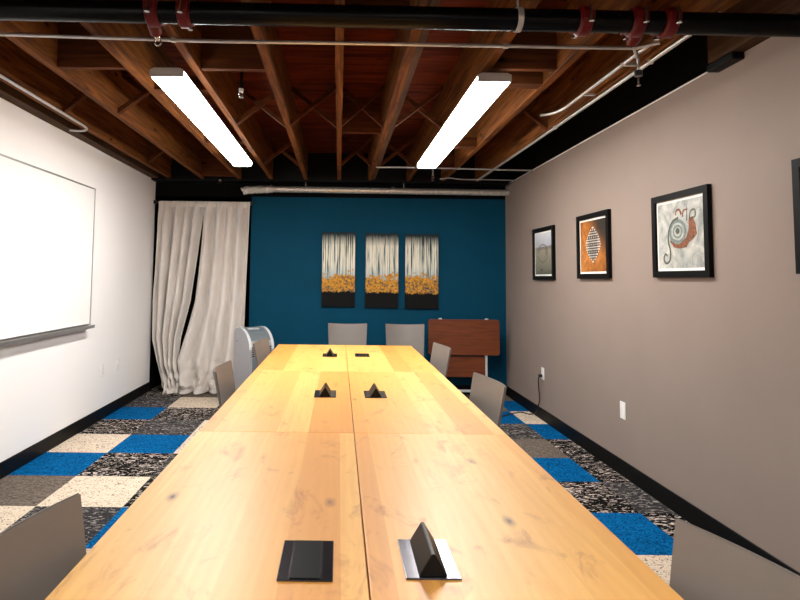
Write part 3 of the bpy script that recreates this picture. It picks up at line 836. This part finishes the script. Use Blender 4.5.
# ------------------------------------------------------------------ chairs (built facing -Y: the back stands at y=0, seat reaches to -y)
def make_chair(label):
    t = thing('stacking_chair', label, 'chair', (0, 0, 0), 0, 'grey plastic chairs around the table')
    W = .212
    def shell(name, path, thick, wfun, curve):
        bm = bmesh.new(); nx = 14; front, back = [], []
        for i, (y, z, ny, nz) in enumerate(path):
            hw = wfun(i / (len(path) - 1)); fr, bk = [], []
            for k in range(nx + 1):
                u = -1 + 2 * k / nx; c = curve(i / (len(path) - 1)) * (u * u - .35)
                px_, py_, pz_ = u * hw, y + ny * c, z + nz * c
                fr.append(bm.verts.new((px_, py_ + ny * thick / 2, pz_ + nz * thick / 2)))
                bk.append(bm.verts.new((px_, py_ - ny * thick / 2, pz_ - nz * thick / 2)))
            front.append(fr); back.append(bk)
        n = len(path)
        for G in (front, back):
            for i in range(n - 1):
                for k in range(nx): bm.faces.new((G[i][k], G[i][k + 1], G[i + 1][k + 1], G[i + 1][k]))
        for i in range(n - 1):
            for k in (0, nx): bm.faces.new((front[i][k], front[i + 1][k], back[i + 1][k], back[i][k]))
        for i in (0, n - 1):
            for k in range(nx): bm.faces.new((front[i][k], front[i][k + 1], back[i][k + 1], back[i][k]))
        bmesh.ops.recalc_face_normals(bm, faces=bm.faces[:])
        es = [e for e in bm.edges if len(e.link_faces) == 2 and e.calc_face_angle(0) > 1.0]
        bmesh.ops.bevel(bm, geom=es, offset=.0035, segments=2, affect='EDGES')
        return link(name, bm, M['chair'], t, smooth=True)
    # backrest, rising from z .47 and leaning back
    path = []
    for i in range(15):
        s = i / 14; z = .468 + .372 * s; y = -.075 + .075 * s ** 1.15 
        dy = .075 * 1.15 * max(s, .02) ** .15; dz = .372; L = math.hypot(dy, dz)
        path.append((y, z, -dz / L, dy / L))     # normal pointing to the sitter
    shell('backrest', path, .011, lambda s: W * (.93 + .07 * s), lambda s: .045 * (.4 + .6 * s))
    # seat with a waterfall front, curving up into the back
    path = []
    for i in range(17):
        s = i / 16
        if s < .2: a = s / .2; y = -.072 - .03 * a; z = .466 - .022 * math.sin(a * PI / 2)
        elif s < .85: a = (s - .2) / .65; y = -.102 - .29 * a; z = .444 - .006 * math.sin(a * PI)
        else: a = (s - .85) / .15; y = -.392 - .05 * math.sin(a * PI / 2); z = .444 - .03 * (1 - math.cos(a * PI / 2))
        path.append((y, z))
    P2 = []
    for i, (y, z) in enumerate(path):
        a = path[max(i - 1, 0)]; b = path[min(i + 1, 16)]; dy, dz = b[0] - a[0], b[1] - a[1]; L = math.hypot(dy, dz)
        P2.append((y, z, dz / L, -dy / L))
    shell('seat', P2, .011, lambda s: W * (.93 + .06 * math.sin(s * PI)), lambda s: .012)
    for sx in (-1, 1):
        link('leg', T(smooth_path([(sx * .15, -.34, .425), (sx * .18, -.37, .40), (sx * .20, -.405, .2), (sx * .215, -.43, .006)], 5), .010, 10), M['chrome'], t, smooth=True)
        link('leg', T(smooth_path([(sx * .15, -.12, .425), (sx * .18, -.09, .40), (sx * .20, -.045, .2), (sx * .215, -.01, .006)], 5), .010, 10), M['chrome'], t, smooth=True)
    bm = bmesh.new(); box(bm, -.155, .155, -.35, -.33, .418, .434, bev=.003); box(bm, -.155, .155, -.13, -.11, .418, .434, bev=.003)
    link('seat_frame', bm, M['chrome'], t)
    return t
c0 = make_chair('grey plastic chair behind the far end of the table, left of the pair')
c0.location = (.100, 6.36, 0)
RZ_R = -PI / 2        # back towards +X
def place(x, y, rz, label): return dup(c0, (x, y, 0), rz, label)
place(.722, 6.36, 0, 'grey plastic chair behind the far end of the table, next to the brown folding table')
place(.794, 4.32, -PI / 2 + .12, 'grey chair on the right side of the table, the farther one before the brown table')
place(.770, 2.885, -PI / 2 + .11, 'grey chair on the right side of the table, halfway along, close to the cord')
place(.768, 1.022, -PI / 2 + .19, 'grey chair at the bottom right corner of the picture')
place(-.630, 1.122, PI / 2 - .13, 'grey chair at the bottom left corner of the picture')
place(-.656, 3.215, PI / 2, 'grey chair on the left side of the table, in front of the curtain')
place(-.622, 4.50, PI / 2 - .12, 'grey chair on the left side of the table, in front of the silver air conditioner')

# ------------------------------------------------------------------ portable air conditioner (front faces +X locally)
t = thing('portable_air_conditioner', 'silver portable air conditioner with a rounded top in front of the curtain', 'air conditioner', (-.875, 6.06, 0), -math.radians(48))
D, Wd, Hh = .145, .150, .815
prof = [(-D, .05), (-D, .74), (-D + .012, .78), (-D + .04, .803), (-D + .085, .812)]
for k in range(1, 12):
    a = PI / 2 * (1 - k / 11)
    prof.append((-D + .085 + (2 * D - .085) * math.cos(a), .60 + .212 * math.sin(a)))
prof += [(D * .96, .05)]
bm = bmesh.new(); prism(bm, prof, 'Y', -Wd, Wd)
link('body', bm, M['silver_plastic'], t, smooth=True)
def band(profile_pts, off, w0, w1, name, mat):
    bm = bmesh.new(); out = []; n = len(profile_pts)
    for i, p in enumerate(profile_pts):
        a = Vector(profile_pts[max(i - 1, 0)]); b = Vector(profile_pts[min(i + 1, n - 1)]); d = (b - a).normalized(); nn = Vector((-d.y, d.x))
        out.append((Vector(p), Vector(p) + nn * off))
    for i in range(n - 1):
        (a, a2), (b, b2) = out[i], out[i + 1]
        prism(bm, [tuple(a), tuple(b), tuple(b2), tuple(a2)], 'Y', w0, w1)
    return link(name, bm, M[mat], t)
arc = prof[2:-1]
band(arc, .006, -Wd - .002, -Wd + .028, 'edge_trim', 'bright_trim')
band(arc, .006, Wd - .028, Wd + .002, 'edge_trim', 'bright_trim')
band(prof[3:13], .003, -Wd + .028, Wd - .028, 'control_panel', 'grey_panel')
band(prof[6:8], .0055, -Wd + .07, Wd - .10, 'display', 'bright_trim')
bm = bmesh.new()
for k in range(5): box(bm, D - .012, D + .004, -Wd + .032, Wd - .032, .53 + .022 * k, .542 + .022 * k)
link('air_vent', bm, M['dark_plastic'], t)
link('front_panel', B(D - .004, D + .006, -Wd + .04, Wd - .04, .08, .52, bev=.004), M['grey_panel'], t)
link('back_cover', B(-D - .02, -D + .001, -Wd + .01, Wd - .01, .06, .69, bev=.006), M['dark_plastic'], t)
link('badge', B(-.10, -.08, -Wd - .0022, -Wd, .672, .68), M['dark_plastic'], t)
for sx in (-1, 1):
    for sy in (-1, 1):
        link('caster', T([(sx * .11, sy * .12 - .012, .025), (sx * .11, sy * .12 + .012, .025)], .025, 14), M['dark_plastic'], t, smooth=True)
link('base', B(-D * .95, D * .94, -Wd * .97, Wd * .97, .035, .052), M['dark_plastic'], t)

# ------------------------------------------------------------------ flipped nesting table against the blue wall
t = thing('folding_table', 'reddish brown folding table with flipped top standing against the blue wall', 'table', (1.412, 6.56, 0))
bm = bmesh.new(); hw = .400
pts = []
for cx_, cz_, a0 in ((hw - .03, .855, 0), (-hw + .03, .855, 90), (-hw + .03, .52, 180), (hw - .03, .52, 270)):
    for k in range(6):
        a = math.radians(a0 + 90 * k / 5); pts.append((cx_ + .03 * math.cos(a), cz_ + .03 * math.sin(a)))
prism(bm, pts, 'Y', -.012, .012)
link('tabletop', bm, M['cherry'], t)
link('modesty_panel', B(-.27, .247, .022, .036, .242, .474, bev=.002), M['cherry'], t)
for s in (-1, 1):
    link('leg', B(s * .262 - .012 - .006, s * .262 + .012 - .006, .010, .060, .09, .50 if s > 0 else .50, bev=.004), M['white_metal'], t)
    bm = B(s * .262 - .020, s * .262 + .008, -.20, .24, .055, .095, bev=.006)
    f = link('foot', bm, M['white_metal'], t)
    bm = bmesh.new()
    for yy in (-.17, .21): tube(bm, [(s * .262 - .016, yy, .029), (s * .262 + .004, yy, .029)], .029, 14)
    link('caster', bm, M['dark_plastic'], f, smooth=True)
    bm = bmesh.new(); tube(bm, [(s * .262, .016, .84), (s * .262, .016, .898)], .013, 12); box(bm, s * .262 - .02, s * .262 + .02, .0125, .03, .86, .894, bev=.004)
    link('top_glide', bm, M['white_metal'], t, smooth=True)
link('crossbar', B(-.255, .24, .02, .045, .075, .100, bev=.004), M['white_metal'], t)
